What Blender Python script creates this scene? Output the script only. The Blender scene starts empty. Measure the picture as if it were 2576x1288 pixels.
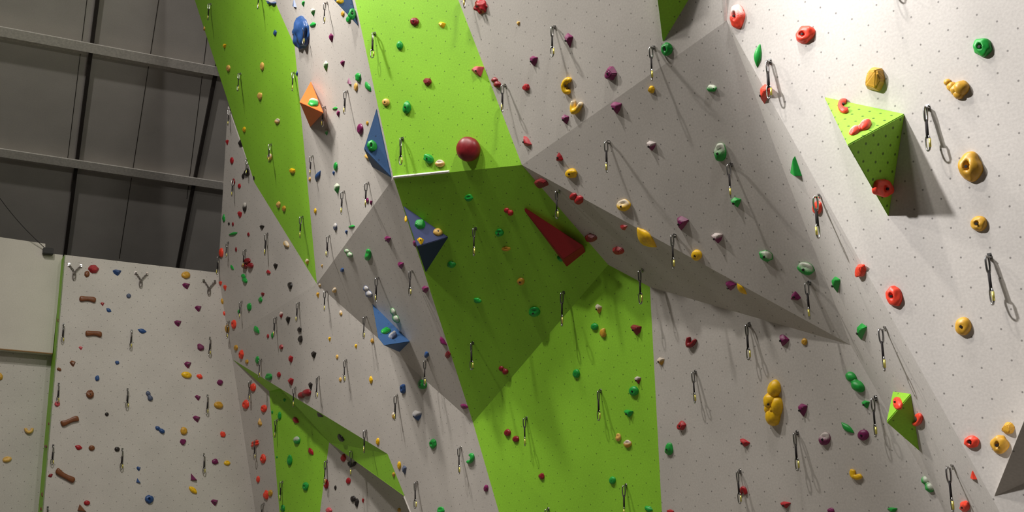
import bpy, bmesh, math, random
from mathutils import Vector, Matrix, noise

# ------------------------------------------------------------------ camera
F_PX, CU, CV = 2600.0, 1288.0, 644.0
PITCH, ROLL = math.radians(13.5), 0.0124
CAM = Vector((0, 0, 1.6))
_F = Vector((0, math.cos(PITCH), math.sin(PITCH)))
_U = Vector((0, -math.sin(PITCH), math.cos(PITCH)))
_R = Vector((1, 0, 0))
RT = _R * math.cos(ROLL) - _U * math.sin(ROLL)
UP = _U * math.cos(ROLL) + _R * math.sin(ROLL)
FW = _F
C = bpy.context.scene.collection
cd = bpy.data.cameras.new('camera'); co = bpy.data.objects.new('camera', cd); C.objects.link(co)
cd.sensor_width = 36.0; cd.lens = 36.0 * F_PX / 2576.0; cd.clip_end = 200
co.matrix_world = Matrix(((RT.x, UP.x, -FW.x, CAM.x), (RT.y, UP.y, -FW.y, CAM.y),
                          (RT.z, UP.z, -FW.z, CAM.z), (0, 0, 0, 1)))
sc = bpy.context.scene
sc.camera = co

# ------------------------------------------------------------------ world, lamps, exposure
sc.view_settings.view_transform = 'Standard'
sc.view_settings.look = 'None'
sc.view_settings.exposure = 0.0
sc.view_settings.gamma = 1.0
sc.view_settings.use_curve_mapping = False
w = bpy.data.worlds.new('hall_ambience'); sc.world = w; w.use_nodes = True
bg = w.node_tree.nodes['Background']
bg.inputs[0].default_value = (1.0, 0.95, 0.9, 1); bg.inputs[1].default_value = 0.012

def lamp(name, loc, target, watts, size=0.5, spot=None, blend=0.5, col=(1, 0.955, 0.885)):
    ld = bpy.data.lights.new(name, 'SPOT' if spot else 'AREA')
    ld.energy = watts; ld.color = col
    if spot:
        ld.spot_size = math.radians(spot); ld.spot_blend = blend; ld.shadow_soft_size = size
    else:
        ld.shape = 'DISK'; ld.size = size
    o = bpy.data.objects.new(name, ld); C.objects.link(o)
    o.location = loc
    o.rotation_euler = (Vector(target) - Vector(loc)).to_track_quat('-Z', 'Y').to_euler()
    return o

LAMPS = [      # floodlights under the hall roof, plus fill spots added to brighten panels: name, place, aimed at, watts, size, beam, blend, colour
    ('flood_lamp', (-5.6, 4.6, 15.5), (-0.5, 11.0, 4.0), 850, 0.6),
    ('flood_lamp', (1.0, 5.5, 9.5), (-0.5, 11.0, 4.0), 200, 0.5),
    ('flood_lamp', (-5.0, 10.2, 10.3), (-0.5, 11.0, 4.0), 350, 0.5),
    ('spot_or_fill', (-4.8, 6.0, 8.9), (3.5, 5.3, 3.3), 4300, 0.2, 39, 0.7, (1, .985, .975)),
    ('spot_or_fill', (-7.0, 7.0, 11.0), (-1.6, 15.0, 2.0), 1300, 0.3, 34, 0.8),  # added fill, no known fixture: brightens the long slanting white band
    ('spot_or_fill', (-5.5, 9.5, 13.0), (-1.8, 15.0, 2.2), 1200, 0.3, 32, 0.8),  # second added fill on the slanting white band, from a steeper angle
    ('spot_or_fill', (-4.0, 5.0, 12.0), (0.8, 11.7, 1.8), 500, 0.3, 30, 0.8),  # added fill that lifts the big lower green panel
    ('spot_or_fill', (1.75, 6.35, 6.15), (2.25, 7.05, 5.35), 60, 0.06, 88, 0.25, (1, .985, .975)),
]
for a in LAMPS: lamp(*a)

# ------------------------------------------------------------------ projection helpers
def ray(u, v): return FW + RT * ((u - CU) / F_PX) - UP * ((v - CV) / F_PX)
KW = 832.0            # w = KW / depth : pixel length a quickdraw shows at that depth
def P(u, v, wv): return CAM + ray(u, v) * (KW / wv)
def proj(p):
    q = p - CAM; z = q.dot(FW)
    return (CU + F_PX * q.dot(RT) / z, CV - F_PX * q.dot(UP) / z)
class Plane:
    def __init__(s, a, b, c):
        s.p = Vector(a); n = (Vector(b) - s.p).cross(Vector(c) - s.p).normalized()
        if n.dot(CAM - s.p) < 0: n = -n
        s.n = n
    def hit(s, u, v, h=0.0):
        d = ray(u, v); return CAM + d * (((s.p - CAM).dot(s.n) + h) / d.dot(s.n))
    def w(s, u, v): return KW / (s.hit(u, v) - CAM).dot(FW)
    def frame(s):
        up = (Vector((0, 0, 1)) - s.n * s.n.z).normalized()
        return up.cross(s.n).normalized(), up, s.n
def lerpx(a, b, v):       # point on the line through two 3-D points that shows at image row v
    lo, hi = -60.0, 60.0
    f = lambda t: proj(a + (b - a) * t)[1] - v
    # solve exactly: numerator linear in t
    qa, qd = a - CAM, b - a
    k = (CV - v) / F_PX
    num = k * qa.dot(FW) - qa.dot(UP); den = qd.dot(UP) - k * qd.dot(FW)
    return a + qd * (num / den)

# ------------------------------------------------------------------ key vertices of the climbing wall
_v = 0.0
def dirpx(u):             # horizontal direction whose vanishing point has column u
    lo, hi = 0.0, 3000.0
    for _ in range(60):
        m = (lo + hi) / 2
        if ray(u, m).z > 0: lo = m
        else: hi = m
    return ray(u, lo).normalized()
DB = dirpx(6000.0)
B0 = P(160, 838, 47)
PB = Plane(B0, B0 + DB, B0 + Vector((0, 0, 1)))       # far left end wall
P1, P2, P3, P4 = P(990, 448, 70), P(797, 714, 52), P(1190, 1063, 64), P(1313, 415, 76)
PG3 = Plane(P1, P3, P4)
P5 = PG3.hit(1530, 666)
P6, P7 = P(1828, 52, 100), P(2140, 868, 100)
PW5 = Plane(P4, P7, P5)
P8 = PW5.hit(1635, 722)
PG4 = Plane(P3, P5, P8)
PG2 = Plane(P1, P4, P(893, 0, 68.7))
E4 = PG2.hit(893, 0)
E5 = PG2.hit(1153, 0)
PW3 = Plane(P4, P6, E5)
PW4 = Plane(P4, P6, P7)
PW1 = Plane(P1, P2, E4)
PW1d = Plane(P1, P2, P3)
K = PW1.hit(741, 115)
PG1 = Plane(P2, K, P(530, 33, 46))
T1 = PG1.hit(640, 459)
T3 = PB.hit(575, 853)
PA2 = Plane(T1, P2, T3)
C0 = PB.hit(549, 686)
PA1 = Plane(T1, T3, C0)
PW2 = Plane(P2, P3, T3)
cdir = PB.n.cross(PW2.n)
C1 = lerpx(T3, T3 + cdir, 904)
M = PW2.hit(975, 1142); N = PW2.hit(1018, 1248)
J0 = lerpx(C1, M, 977)
LPa = P(677, 984, 45.6)
PLP = Plane(LPa, P(1018, 1248, 52.6), P(690, 1288, 45.6))
PLw1 = Plane(C1, LPa, PLP.hit(703, 1288))
ldir = PB.n.cross(PLw1.n)
BOT, TOP = 1600.0, -330.0
C2 = lerpx(C1, C1 + ldir, BOT)
PG4b = PG4.hit(1665, 1288)
PW6 = Plane(P8, P7, PG4b)
P9 = PW6.hit(2378, 1288)
PW7 = Plane(P6, P7, P9)
Q = PW7.hit(2515, 1288)
PW8 = Plane(P6, Q, P(2340, 325, 119))
GBl = PLP.hit(703, 1288); GBr = PLP.hit(805, 1288); R0 = PLP.hit(828, 1112)

g1l = lerpx(T1, PG1.hit(490, 0), -120); e2a = PG1.hit(690, 0); e2 = lerpx(K, e2a, TOP)
e3 = PW1.hit(731, TOP); e4 = lerpx(P1, E4, TOP); e5 = lerpx(P4, E5, TOP)
e6 = lerpx(P6, PW3.hit(1824, 0), TOP)
e6b = PW8.hit(1799, TOP)

FACETS = {}     # key: (plane, 3-D polygon, material key, phrase, part name)
def facet(key, plane, pts, mat, phrase, part):
    FACETS[key] = dict(pl=plane, pts=pts, mat=mat, ph=phrase, part=part, px=[proj(p) for p in pts])
facet('G1', PG1, [g1l, e2, K, P2, T1], 'green', 'the leftmost green band', 'green_panel')
facet('A1', PA1, [PA1.hit(573, 268), T1, T3, C0], 'white', 'the strip beside the roof', 'white_panel')
facet('A2', PA2, [T1, P2, T3], 'white', 'the grey triangle below the band', 'white_panel')
facet('W1a', Plane(K, e2, e3), [e2, e3, K], 'white', 'the sliver right of the green band', 'white_panel')
facet('W1', PW1, [e3, e4, P1, P2, K], 'white', 'the white panel left of the ball', 'white_panel')
facet('W1d', PW1d, [P1, P3, P2], 'white', 'the grey facet beside the overhang', 'overhang_panel')
W2b = lerpx(P3, PW2.hit(1255, 1288), BOT); W2c = lerpx(N, PW2.hit(1034, 1288), BOT)
facet('W2', PW2, [P2, P3, W2b, W2c, N, M, C1, T3], 'white', 'the long slanting white band', 'white_panel')
facet('G2', PG2, [e4, e5, P4, P1], 'green', 'the bright green panel', 'green_panel')
facet('G3', PG3, [P1, P4, P5, P3], 'green', 'the dark green overhang', 'overhang_panel')
G4b = lerpx(P8, PG4b, BOT)
facet('G4', PG4, [P5, P8, G4b, W2b, P3], 'green', 'the big lower green panel', 'green_panel')
facet('W3', PW3, [e5, e6, P6, P4], 'white', 'the white panel right of the ball', 'white_panel')
facet('W4', PW4, [P4, P6, P7], 'white', 'the large grey triangle', 'overhang_panel')
facet('W5', PW5, [P4, P7, P8, P5], 'white', 'the darkest grey underside', 'overhang_panel')
W6b = lerpx(P7, P9, BOT)
facet('W6', PW6, [P8, P7, W6b, G4b], 'white', 'the lower right white panel', 'white_panel')
W7b = lerpx(P6, Q, BOT)
facet('W7', PW7, [P6, W7b, W6b, P7], 'white', 'the strip edging the right wall', 'white_panel')
facet('W8', PW8, [e6b, PW8.hit(3050, TOP), PW8.hit(3050, BOT), W7b, P6], 'white', 'the bright right wall', 'white_panel')
JB = PLP.hit(704, 977); NB = PLP.hit(1018, 1248)
facet('S1', Plane(C1, J0, LPa), [C1, J0, LPa], 'green', 'the green lip', 'overhang_panel')
facet('S1b', Plane(J0, JB + Vector((0, 0, .002)), LPa), [J0, JB, LPa], 'green', 'the green lip', 'overhang_panel')
facet('S2', Plane(J0, M, R0), [J0, M, R0], 'green', 'the dark green lip', 'overhang_panel')
facet('S2b', Plane(M, N, R0), [M, N, R0], 'green', 'the dark green lip', 'overhang_panel')
facet('S2c', Plane(N, NB, R0), [N, NB, R0], 'green', 'the dark green lip', 'overhang_panel')
Gb2 = lerpx(LPa, GBl, BOT); Gb3 = lerpx(R0, GBr, BOT)
facet('GB', PLP, [LPa, JB, R0, Gb3, Gb2], 'green', 'the small bottom green panel', 'green_panel')
facet('L2', PLP, [R0, NB, PLP.hit(1130, BOT), Gb3], 'white', 'the white patch under the green lip', 'white_panel')
facet('L1', PLw1, [C1, LPa, Gb2, C2], 'white', 'the lowest white corner strip', 'white_panel')
bl0, bl1 = PB.hit(162, 641), PB.hit(107, 1288)
blb = Vector((bl0.x, bl0.y, -0.0)); bl0v = bl0
facet('B', PB, [bl0, C0, T3, C1, C2, PB.hit(79, BOT)], 'white', 'the far left wall', 'white_panel')


# ------------------------------------------------------------------ materials
def srgb(r, g, b):
    f = lambda c: (c / 255 / 12.92) if c / 255 <= .04045 else ((c / 255 + .055) / 1.055) ** 2.4
    return (f(r), f(g), f(b), 1)
def new_mat(name):
    m = bpy.data.materials.new(name); m.use_nodes = True
    nt = m.node_tree; return m, nt, nt.nodes['Principled BSDF']
def nd(nt, typ, **kw):
    n = nt.nodes.new(typ)
    for k, v in kw.items(): setattr(n, k, v)
    return n
def board_mat(name, col, dot, spacing=0.147, rad=0.049, rough=0.62, grit=0.07, nuts=True):
    """textured resin-coated plywood with a staggered grid of T-nut holes (uv in metres)"""
    m, nt, b = new_mat(name); L = nt.links.new
    uv = nd(nt, 'ShaderNodeUVMap'); uv.uv_map = 'uv'
    n1 = nd(nt, 'ShaderNodeTexNoise'); n1.inputs['Scale'].default_value = 55; n1.inputs['Detail'].default_value = 3
    n2 = nd(nt, 'ShaderNodeTexNoise'); n2.inputs['Scale'].default_value = 1.3; n2.inputs['Detail'].default_value = 4
    L(uv.outputs[0], n1.inputs['Vector']); L(uv.outputs[0], n2.inputs['Vector'])
    mx = nd(nt, 'ShaderNodeMix', data_type='RGBA', blend_type='MULTIPLY'); mx.inputs['Factor'].default_value = 1
    mx.inputs['A'].default_value = col
    r1 = nd(nt, 'ShaderNodeMapRange'); r1.inputs['From Min'].default_value = .3; r1.inputs['From Max'].default_value = .7
    r1.inputs['To Min'].default_value = 1 - grit; r1.inputs['To Max'].default_value = 1 + grit
    r2 = nd(nt, 'ShaderNodeMapRange'); r2.inputs['From Min'].default_value = .3; r2.inputs['From Max'].default_value = .7
    r2.inputs['To Min'].default_value = .93; r2.inputs['To Max'].default_value = 1.05
    mm = nd(nt, 'ShaderNodeMath', operation='MULTIPLY')
    L(n1.outputs[0], r1.inputs[0]); L(n2.outputs[0], r2.inputs[0]); L(r1.outputs[0], mm.inputs[0]); L(r2.outputs[0], mm.inputs[1])
    L(mm.outputs[0], mx.inputs['B'])
    out = mx.outputs['Result']
    if nuts:
        mp = nd(nt, 'ShaderNodeMapping'); mp.inputs['Rotation'].default_value = (0, 0, math.radians(38))
        mp.inputs['Scale'].default_value = (1 / spacing, 1 / spacing, 1)
        fr = nd(nt, 'ShaderNodeVectorMath', operation='FRACTION')
        su = nd(nt, 'ShaderNodeVectorMath', operation='SUBTRACT'); su.inputs[1].default_value = (.5, .5, 0)
        mu = nd(nt, 'ShaderNodeVectorMath', operation='MULTIPLY'); mu.inputs[1].default_value = (1, 1, 0)
        ln = nd(nt, 'ShaderNodeVectorMath', operation='LENGTH')
        lt = nd(nt, 'ShaderNodeMapRange'); lt.inputs['From Min'].default_value = rad * .6; lt.inputs['From Max'].default_value = rad * 1.25
        lt.inputs['To Min'].default_value = .78; lt.inputs['To Max'].default_value = 0
        L(uv.outputs[0], mp.inputs['Vector']); L(mp.outputs[0], fr.inputs[0]); L(fr.outputs[0], su.inputs[0]); L(su.outputs[0], mu.inputs[0])
        L(mu.outputs[0], ln.inputs[0]); L(ln.outputs['Value'], lt.inputs[0])
        m2 = nd(nt, 'ShaderNodeMix', data_type='RGBA'); L(lt.outputs[0], m2.inputs['Factor']); L(out, m2.inputs['A'])
        m2.inputs['B'].default_value = dot; out = m2.outputs['Result']
    L(out, b.inputs['Base Color'])
    b.inputs['Roughness'].default_value = rough
    bp = nd(nt, 'ShaderNodeBump'); bp.inputs['Strength'].default_value = .12; bp.inputs['Distance'].default_value = .004
    L(n1.outputs[0], bp.inputs['Height']); L(bp.outputs[0], b.inputs['Normal'])
    return m
MAT = {}
MAT['white'] = board_mat('white_board', srgb(200, 194, 188), srgb(95, 90, 87))
MAT['green'] = board_mat('green_board', (.315, .685, .036, 1), srgb(60, 95, 15))
MAT['green_dense'] = board_mat('green_volume', (.30, .64, .04, 1), srgb(20, 35, 8), spacing=.085, rad=.12)
MAT['plain'] = board_mat('plain_board', srgb(206, 200, 190), srgb(60, 60, 60), nuts=False, grit=.05)
MAT['blue_board'] = board_mat('blue_board', srgb(50, 88, 136), srgb(25, 40, 70), spacing=.2, rad=.05)
MAT['navy_board'] = board_mat('navy_board', srgb(28, 44, 96), srgb(10, 20, 50), nuts=False)
MAT['orange_board'] = board_mat('orange_board', srgb(232, 112, 40), srgb(110, 50, 20), spacing=.12, rad=.05)
MAT['red_board'] = board_mat('red_board', srgb(150, 17, 24), srgb(60, 10, 10), nuts=False)
MAT['roof'] = board_mat('roof_sheet', srgb(214, 209, 204), srgb(60, 60, 60), nuts=False, grit=.05, rough=.5)
def flat_mat(name, col, rough=.5, metal=0.0, var=.12, scale=25):
    m, nt, b = new_mat(name); L = nt.links.new
    tc = nd(nt, 'ShaderNodeTexCoord'); n1 = nd(nt, 'ShaderNodeTexNoise'); n1.inputs['Scale'].default_value = scale
    r1 = nd(nt, 'ShaderNodeMapRange'); r1.inputs['From Min'].default_value = .3; r1.inputs['From Max'].default_value = .7
    r1.inputs['To Min'].default_value = 1 - var; r1.inputs['To Max'].default_value = 1 + var
    mx = nd(nt, 'ShaderNodeMix', data_type='RGBA', blend_type='MULTIPLY'); mx.inputs['Factor'].default_value = 1
    mx.inputs['A'].default_value = col
    L(tc.outputs['Object'], n1.inputs['Vector']); L(n1.outputs[0], r1.inputs[0]); L(r1.outputs[0], mx.inputs['B'])
    L(mx.outputs['Result'], b.inputs['Base Color'])
    b.inputs['Roughness'].default_value = rough; b.inputs['Metallic'].default_value = metal
    return m
MAT['edge_green'] = flat_mat('green_edge', (.30, .52, .06, 1), .6)
MAT['ply'] = flat_mat('plywood_edge', srgb(150, 115, 75), .8)
MAT['purlin'] = flat_mat('galvanised_purlin', srgb(232, 227, 220), .5, 0)
MAT['rafter'] = flat_mat('dark_steel', srgb(58, 52, 50), .6)
MAT['trim'] = flat_mat('bare_metal_trim', srgb(246, 244, 238), .35, 0, .03)
MAT['floor'] = flat_mat('rubber_floor', srgb(128, 122, 116), .8, scale=3)
MAT['steel'] = flat_mat('polished_steel', srgb(172, 170, 168), .2, .95, .03)
MAT['sling'] = flat_mat('black_sling', srgb(32, 26, 27), .8)
MAT['gold'] = flat_mat('yellow_alloy', srgb(226, 214, 110), .3, .6, .03)
MAT['darkmetal'] = flat_mat('dark_chain', srgb(120, 112, 108), .4, .8)
MAT['bolt'] = flat_mat('bolt_socket', srgb(52, 48, 48), .45, .6)
MAT['black'] = flat_mat('black_plastic', srgb(35, 33, 32), .6)
COL = {'R': (168, 28, 38), 'M': (132, 26, 34), 'O': (248, 74, 52), 'P': (118, 24, 84), 'g': (30, 158, 60), 'Y': (240, 190, 22),
       'T': (226, 180, 92), 'K': (204, 154, 48), 'b': (42, 78, 134), 'k': (38, 32, 30), 'n': (122, 70, 36), 's': (82, 92, 118), 'S': (210, 86, 96)}
CN = {'R': 'red', 'M': 'maroon', 'O': 'orange-red', 'P': 'purple', 'g': 'green', 'Y': 'yellow', 'T': 'tan', 'K': 'ochre',
      'b': 'blue', 'k': 'black', 'n': 'brown', 's': 'slate-blue', 'S': 'pinkish red'}
def hold_mat(key, chalk):
    name = CN[key].replace(' ', '_').replace('-', '_') + ('_chalky_resin' if chalk else '_resin')
    m = flat_mat(name, srgb(*COL[key]), .42, 0, .14, 30)
    if chalk:      # patches of climbers' chalk rubbed over the gripping side of the hold
        nt = m.node_tree; L = nt.links.new; b = nt.nodes['Principled BSDF']
        at = nd(nt, 'ShaderNodeAttribute'); at.attribute_name = 'grip'
        n = nd(nt, 'ShaderNodeTexNoise'); n.inputs['Scale'].default_value = 30
        ad = nd(nt, 'ShaderNodeMath', operation='ADD')
        r = nd(nt, 'ShaderNodeMapRange'); r.inputs['From Min'].default_value = .95; r.inputs['From Max'].default_value = 1.3
        r.inputs['To Max'].default_value = .8
        mx = nd(nt, 'ShaderNodeMix', data_type='RGBA')
        src = b.inputs['Base Color'].links[0].from_socket
        L(at.outputs['Fac'], ad.inputs[0]); L(n.outputs[0], ad.inputs[1]); L(ad.outputs[0], r.inputs[0]); L(r.outputs[0], mx.inputs['Factor'])
        L(src, mx.inputs['A']); mx.inputs['B'].default_value = srgb(214, 208, 200); L(mx.outputs['Result'], b.inputs['Base Color'])
    return m
HM = {}
def hm(k, c):
    if (k, c) not in HM: HM[(k, c)] = hold_mat(k, c)
    return HM[(k, c)]

# ------------------------------------------------------------------ object helpers
def link(name, bm, mat, parent=None, smooth=False, mw=None):
    me = bpy.data.meshes.new(name); bm.normal_update(); bm.to_mesh(me); bm.free()
    if mat: me.materials.append(mat)
    if smooth:
        for p in me.polygons: p.use_smooth = True
    o = bpy.data.objects.new(name, me); C.objects.link(o)
    if parent: o.parent = parent
    if mw is not None:
        if parent: o.matrix_local = mw
        else: o.matrix_world = mw
    return o
def empty(name, loc=(0, 0, 0), mw=None):
    o = bpy.data.objects.new(name, None); C.objects.link(o); o.empty_display_size = .1
    if mw is not None: o.matrix_world = mw
    else: o.location = loc
    return o
def tag(o, label=None, cat=None, group=None, kind=None):
    if label: o['label'] = label
    if cat: o['category'] = cat
    if group: o['group'] = group
    if kind: o['kind'] = kind
    return o
def box(bm, c, s, m=None):
    vs = [bm.verts.new(Vector((c[0] + x * s[0] / 2, c[1] + y * s[1] / 2, c[2] + z * s[2] / 2))) for x in (-1, 1) for y in (-1, 1) for z in (-1, 1)]
    for f in ((0, 1, 3, 2), (4, 6, 7, 5), (0, 4, 5, 1), (2, 3, 7, 6), (0, 2, 6, 4), (1, 5, 7, 3)): bm.faces.new([vs[i] for i in f])
    if m is not None:
        for v in vs: v.co = m @ v.co
def tube(bm, path, r, n=8, closed=False):
    rings = []
    N_ = len(path)
    for i, p in enumerate(path):
        a = path[i - 1] if (i or closed) else path[0]; b = path[(i + 1) % N_] if (i < N_ - 1 or closed) else path[-1]
        t = (Vector(b) - Vector(a)).normalized()
        x = t.orthogonal().normalized() if not rings else (lx - t * lx.dot(t)).normalized()
        lx = x; y = t.cross(x)
        rings.append([bm.verts.new(Vector(p) + x * math.cos(2 * math.pi * k / n) * r + y * math.sin(2 * math.pi * k / n) * r) for k in range(n)])
    for i in range(N_ if closed else N_ - 1):
        A, B = rings[i], rings[(i + 1) % N_]
        for k in range(n): bm.faces.new((A[k], A[(k + 1) % n], B[(k + 1) % n], B[k]))
    if not closed:
        bm.faces.new(rings[0][::-1]); bm.faces.new(rings[-1])
def slab(name, pl, pts, mat, parent, thick=.018):
    """a board: front face in the facet's plane, thickness behind it, uv in metres on the facet"""
    bm = bmesh.new(); uvl = bm.loops.layers.uv.new('uv'); r, u, n = pl.frame()
    a = [bm.verts.new(p) for p in pts]; b = [bm.verts.new(p - n * thick) for p in pts]
    f = bm.faces.new(a); f.normal_update()
    flip = f.normal.dot(n) < 0
    bm.faces.new(b[::-1])
    for i in range(len(a)):
        j = (i + 1) % len(a); bm.faces.new((a[j], a[i], b[i], b[j]))
    if flip:
        for f in bm.faces: f.normal_flip()
    for f in bm.faces:
        for l in f.loops: l[uvl].uv = ((l.vert.co - pl.p).dot(r) + 3.03, (l.vert.co - pl.p).dot(u) + 1.02)
    return link(name, bm, MAT[mat], parent)

# ------------------------------------------------------------------ the setting
floor_bm = bmesh.new(); box(floor_bm, (0, 6, -.1), (40, 40, .2))
fl = link('floor', floor_bm, MAT['floor']); tag(fl, kind='structure')
wall_right = empty('wall_right', (0, 10, 0)); tag(wall_right, 'long faceted climbing wall of white and lime green boards', 'wall', kind='structure')
wall_left = empty('wall_left', (-6, 18, 0)); tag(wall_left, 'flat white climbing wall at the far left with green edge', 'wall', kind='structure')
for o in (wall_right, wall_left): o.location = (0, 0, 0)
for k, f in FACETS.items():
    slab(f['part'], f['pl'], f['pts'], f['mat'], wall_left if k == 'B' else wall_right, .002 if k[0] == 'S' else .018)
def quad(name, pts, mat, parent, thick=.018):
    return slab(name, Plane(pts[0], pts[1], pts[2]), pts, mat, parent, thick)
# hidden returns that close the panels off at their free edges
back = lambda p, d: p + ray(*proj(p)).normalized() * d
quad('return_panel', [P6, e6, e6b], 'white', wall_right)
quad('return_panel', [N, W2c, PLP.hit(*proj(W2c)), NB], 'white', wall_right)
# bare metal trim along the nose of the green prow
ta, tb = PG2.hit(991, 446), PG2.hit(1131, 431.5)
bm = bmesh.new(); d = (tb - ta); r_, u_, n_ = PG2.frame()
cen = (ta + tb) / 2 + n_ * .006; xx = d.normalized(); zz = (n_ + Vector((0, 0, 1.3))); zz = (zz - xx * zz.dot(xx)).normalized(); yy = zz.cross(xx)
mt = Matrix(((xx.x, yy.x, zz.x, cen.x), (xx.y, yy.y, zz.y, cen.y), (xx.z, yy.z, zz.z, cen.z), (0, 0, 0, 1)))
box(bm, (0, 0, 0), (d.length, .032, .022)); bmesh.ops.bevel(bm, geom=bm.edges[:], offset=.003, segments=2, affect='EDGES')
tr = link('trim_1', bm, MAT['trim'], None, mw=mt); tag(tr, 'bright bare metal strip along the green nose', 'trim', kind='structure')
# green side edge of the end wall and the plain wall set back to its left
nB = PB.n
e_t, e_b = PB.hit(162, 641), PB.hit(79, BOT)
DEPTH = .62
quad('green_edge', [e_t, e_b, e_b - nB * DEPTH, e_t - nB * DEPTH], 'green', wall_left)
PL = Plane(B0 - nB * DEPTH, B0 - nB * DEPTH + DB, B0 - nB * DEPTH + Vector((0, 0, 1)))
wall_back = empty('wall_back'); tag(wall_back, 'plain white wall set back left of the green edge', 'wall', kind='structure')
slab('lower_panel', PL, [PL.hit(-420, 870), PL.hit(175, 880), PL.hit(175, BOT), PL.hit(-420, BOT)], 'white', wall_back)
PLu = Plane(PL.p + nB * .22, PL.p + nB * .22 + DB, PL.p + nB * .22 + Vector((0, 0, 1)))
slab('upper_panel', PLu, [PLu.hit(-420, 535), PLu.hit(114, 613), PLu.hit(114, 637), PLu.hit(158, 641), PLu.hit(132, 891), PLu.hit(-420, 842)], 'plain', wall_back, .2)
a_, b_ = PLu.hit(-420, 841), PLu.hit(132, 890)
bm = bmesh.new(); tube(bm, [a_ + nB * .004, b_ + nB * .004], .012, 6); link('plywood_edge', bm, MAT['ply'], wall_back)

# ------------------------------------------------------------------ roof
ceil = empty('ceiling'); tag(ceil, 'dark sloping metal roof with purlins and rafters', 'ceiling', kind='structure')
dr = ray(-273, 4100).normalized(); 
R_0 = PB.hit(330, 664) - nB * 8.0
PR = Plane(R_0, R_0 + DB, R_0 + dr)
slab('roof_sheet', PR, [PR.hit(-500, -420), PR.hit(1200, -420), PR.hit(760, 900), PR.hit(-500, 760)], 'roof', ceil, .05)
if PR.n.z > 0: pass
def beam(name, a, b, wid, hgt, mat, parent, n):
    bm = bmesh.new(); x = (b - a).normalized(); z = n; y = z.cross(x).normalized()
    c = (a + b) / 2 + n * hgt / 2
    m = Matrix(((x.x, y.x, z.x, c.x), (x.y, y.y, z.y, c.y), (x.z, y.z, z.z, c.z), (0, 0, 0, 1)))
    box(bm, (0, 0, 0), ((b - a).length, wid, hgt)); return link(name, bm, MAT[mat], parent, mw=m)
def purlin(u0, v0, u1, v1):      # cold-formed Z section: web plus two flanges
    a, b = PR.hit(u0, v0), PR.hit(u1, v1); n = PR.n; x = (b - a).normalized(); y = n.cross(x).normalized()
    bm = bmesh.new(); H, Fl, t = .20, .19, .012
    prof = [(0, 0), (Fl, 0), (Fl, t), (t, t), (t, H), (-Fl, H), (-Fl, H - .03), (-Fl + t, H - .03), (-Fl + t, H - t), (0, H - t)]
    if y.z > 0: y = -y
    r0 = [bm.verts.new(a + y * p + n * q) for p, q in prof]; r1 = [bm.verts.new(b + y * p + n * q) for p, q in prof]
    for i in range(len(prof)):
        j = (i + 1) % len(prof); bm.faces.new((r0[i], r0[j], r1[j], r1[i]))
    bm.faces.new(r0[::-1]); bm.faces.new(r1)
    bmesh.ops.recalc_face_normals(bm, faces=bm.faces[:])
    return link('purlin', bm, MAT['purlin'], ceil)
for u0, v0, u1, v1 in ((-400, 2, 700, 206), (-400, 319, 700, 484), (-400, -320, 800, -72)): purlin(u0, v0, u1, v1)
for u0, v0, u1, v1, wd in ((298, -420, 158, 680, .07), (660, -420, 440, 700, .07)):
    beam('rafter', PR.hit(u0, v0), PR.hit(u1, v1), wd, .10, 'rafter', ceil, PR.n)
for u0, v0, u1, v1 in ((445, -300, 300, 650), (545, -100, 470, 500), (255, -300, 170, 400)):
    beam('sheet_seam', PR.hit(u0, v0), PR.hit(u1, v1), .012, .006, 'rafter', ceil, PR.n)
# bracket and cable at the top of the plain wall
pb = PLu.hit(120, 634) + nB * .05
bm = bmesh.new(); box(bm, (0, 0, 0), (.17, .14, .11)); bmesh.ops.bevel(bm, geom=bm.edges[:], offset=.01, segments=2, affect='EDGES')
ang = math.atan2(DB.y, DB.x)
bo = link('junction_box', bm, MAT['black'], None, mw=Matrix.Translation(pb) @ Matrix.Rotation(ang, 4, 'Z'))
tag(bo, 'small dark box on the top corner of the plain wall', 'box')
bm = bmesh.new(); ca = PLu.hit(112, 626) + nB * .06; cb = PLu.hit(-60, 437) + nB * .5
tube(bm, [ca + (cb - ca) * (i / 12) + Vector((0, 0, -.10 * math.sin(math.pi * i / 12))) for i in range(13)], .006, 6)
cab = link('cable', bm, MAT['black'], None); tag(cab, 'thin dark cable running up from the small dark box', 'cable')

# ------------------------------------------------------------------ lookup of the facet shown at a pixel
def inside(poly, x, y):
    c = False; j = len(poly) - 1
    for i in range(len(poly)):
        xi, yi = poly[i]; xj, yj = poly[j]
        if (yi > y) != (yj > y) and x < (xj - xi) * (y - yi) / (yj - yi) + xi: c = not c
        j = i
    return c
FACETS['LW'] = dict(pl=PL, pts=[], px=[(-420, 870), (131, 891), (98, BOT), (-420, BOT)], ph='the set-back plain wall')
PE = Plane(e_t, e_b, e_b - nB * DEPTH)
FACETS['E'] = dict(pl=PE, pts=[], px=[proj(p) for p in (e_t, e_b, e_b - nB * DEPTH, e_t - nB * DEPTH)], ph='the thin green edge')
VF = {}
def facet_at(u, v):
    for k, f in VF.items():
        if inside(f['px'], u, v): return k
    for k in ('E', 'LW', 'B') + tuple(FACETS):
        if inside(FACETS[k]['px'], u, v): return k
    return min(FACETS, key=lambda k: min((u - a) ** 2 + (v - b) ** 2 for a, b in FACETS[k]['px']) if FACETS[k]['px'] else 1e9)
def fac(k): return VF.get(k) or FACETS[k]

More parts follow.
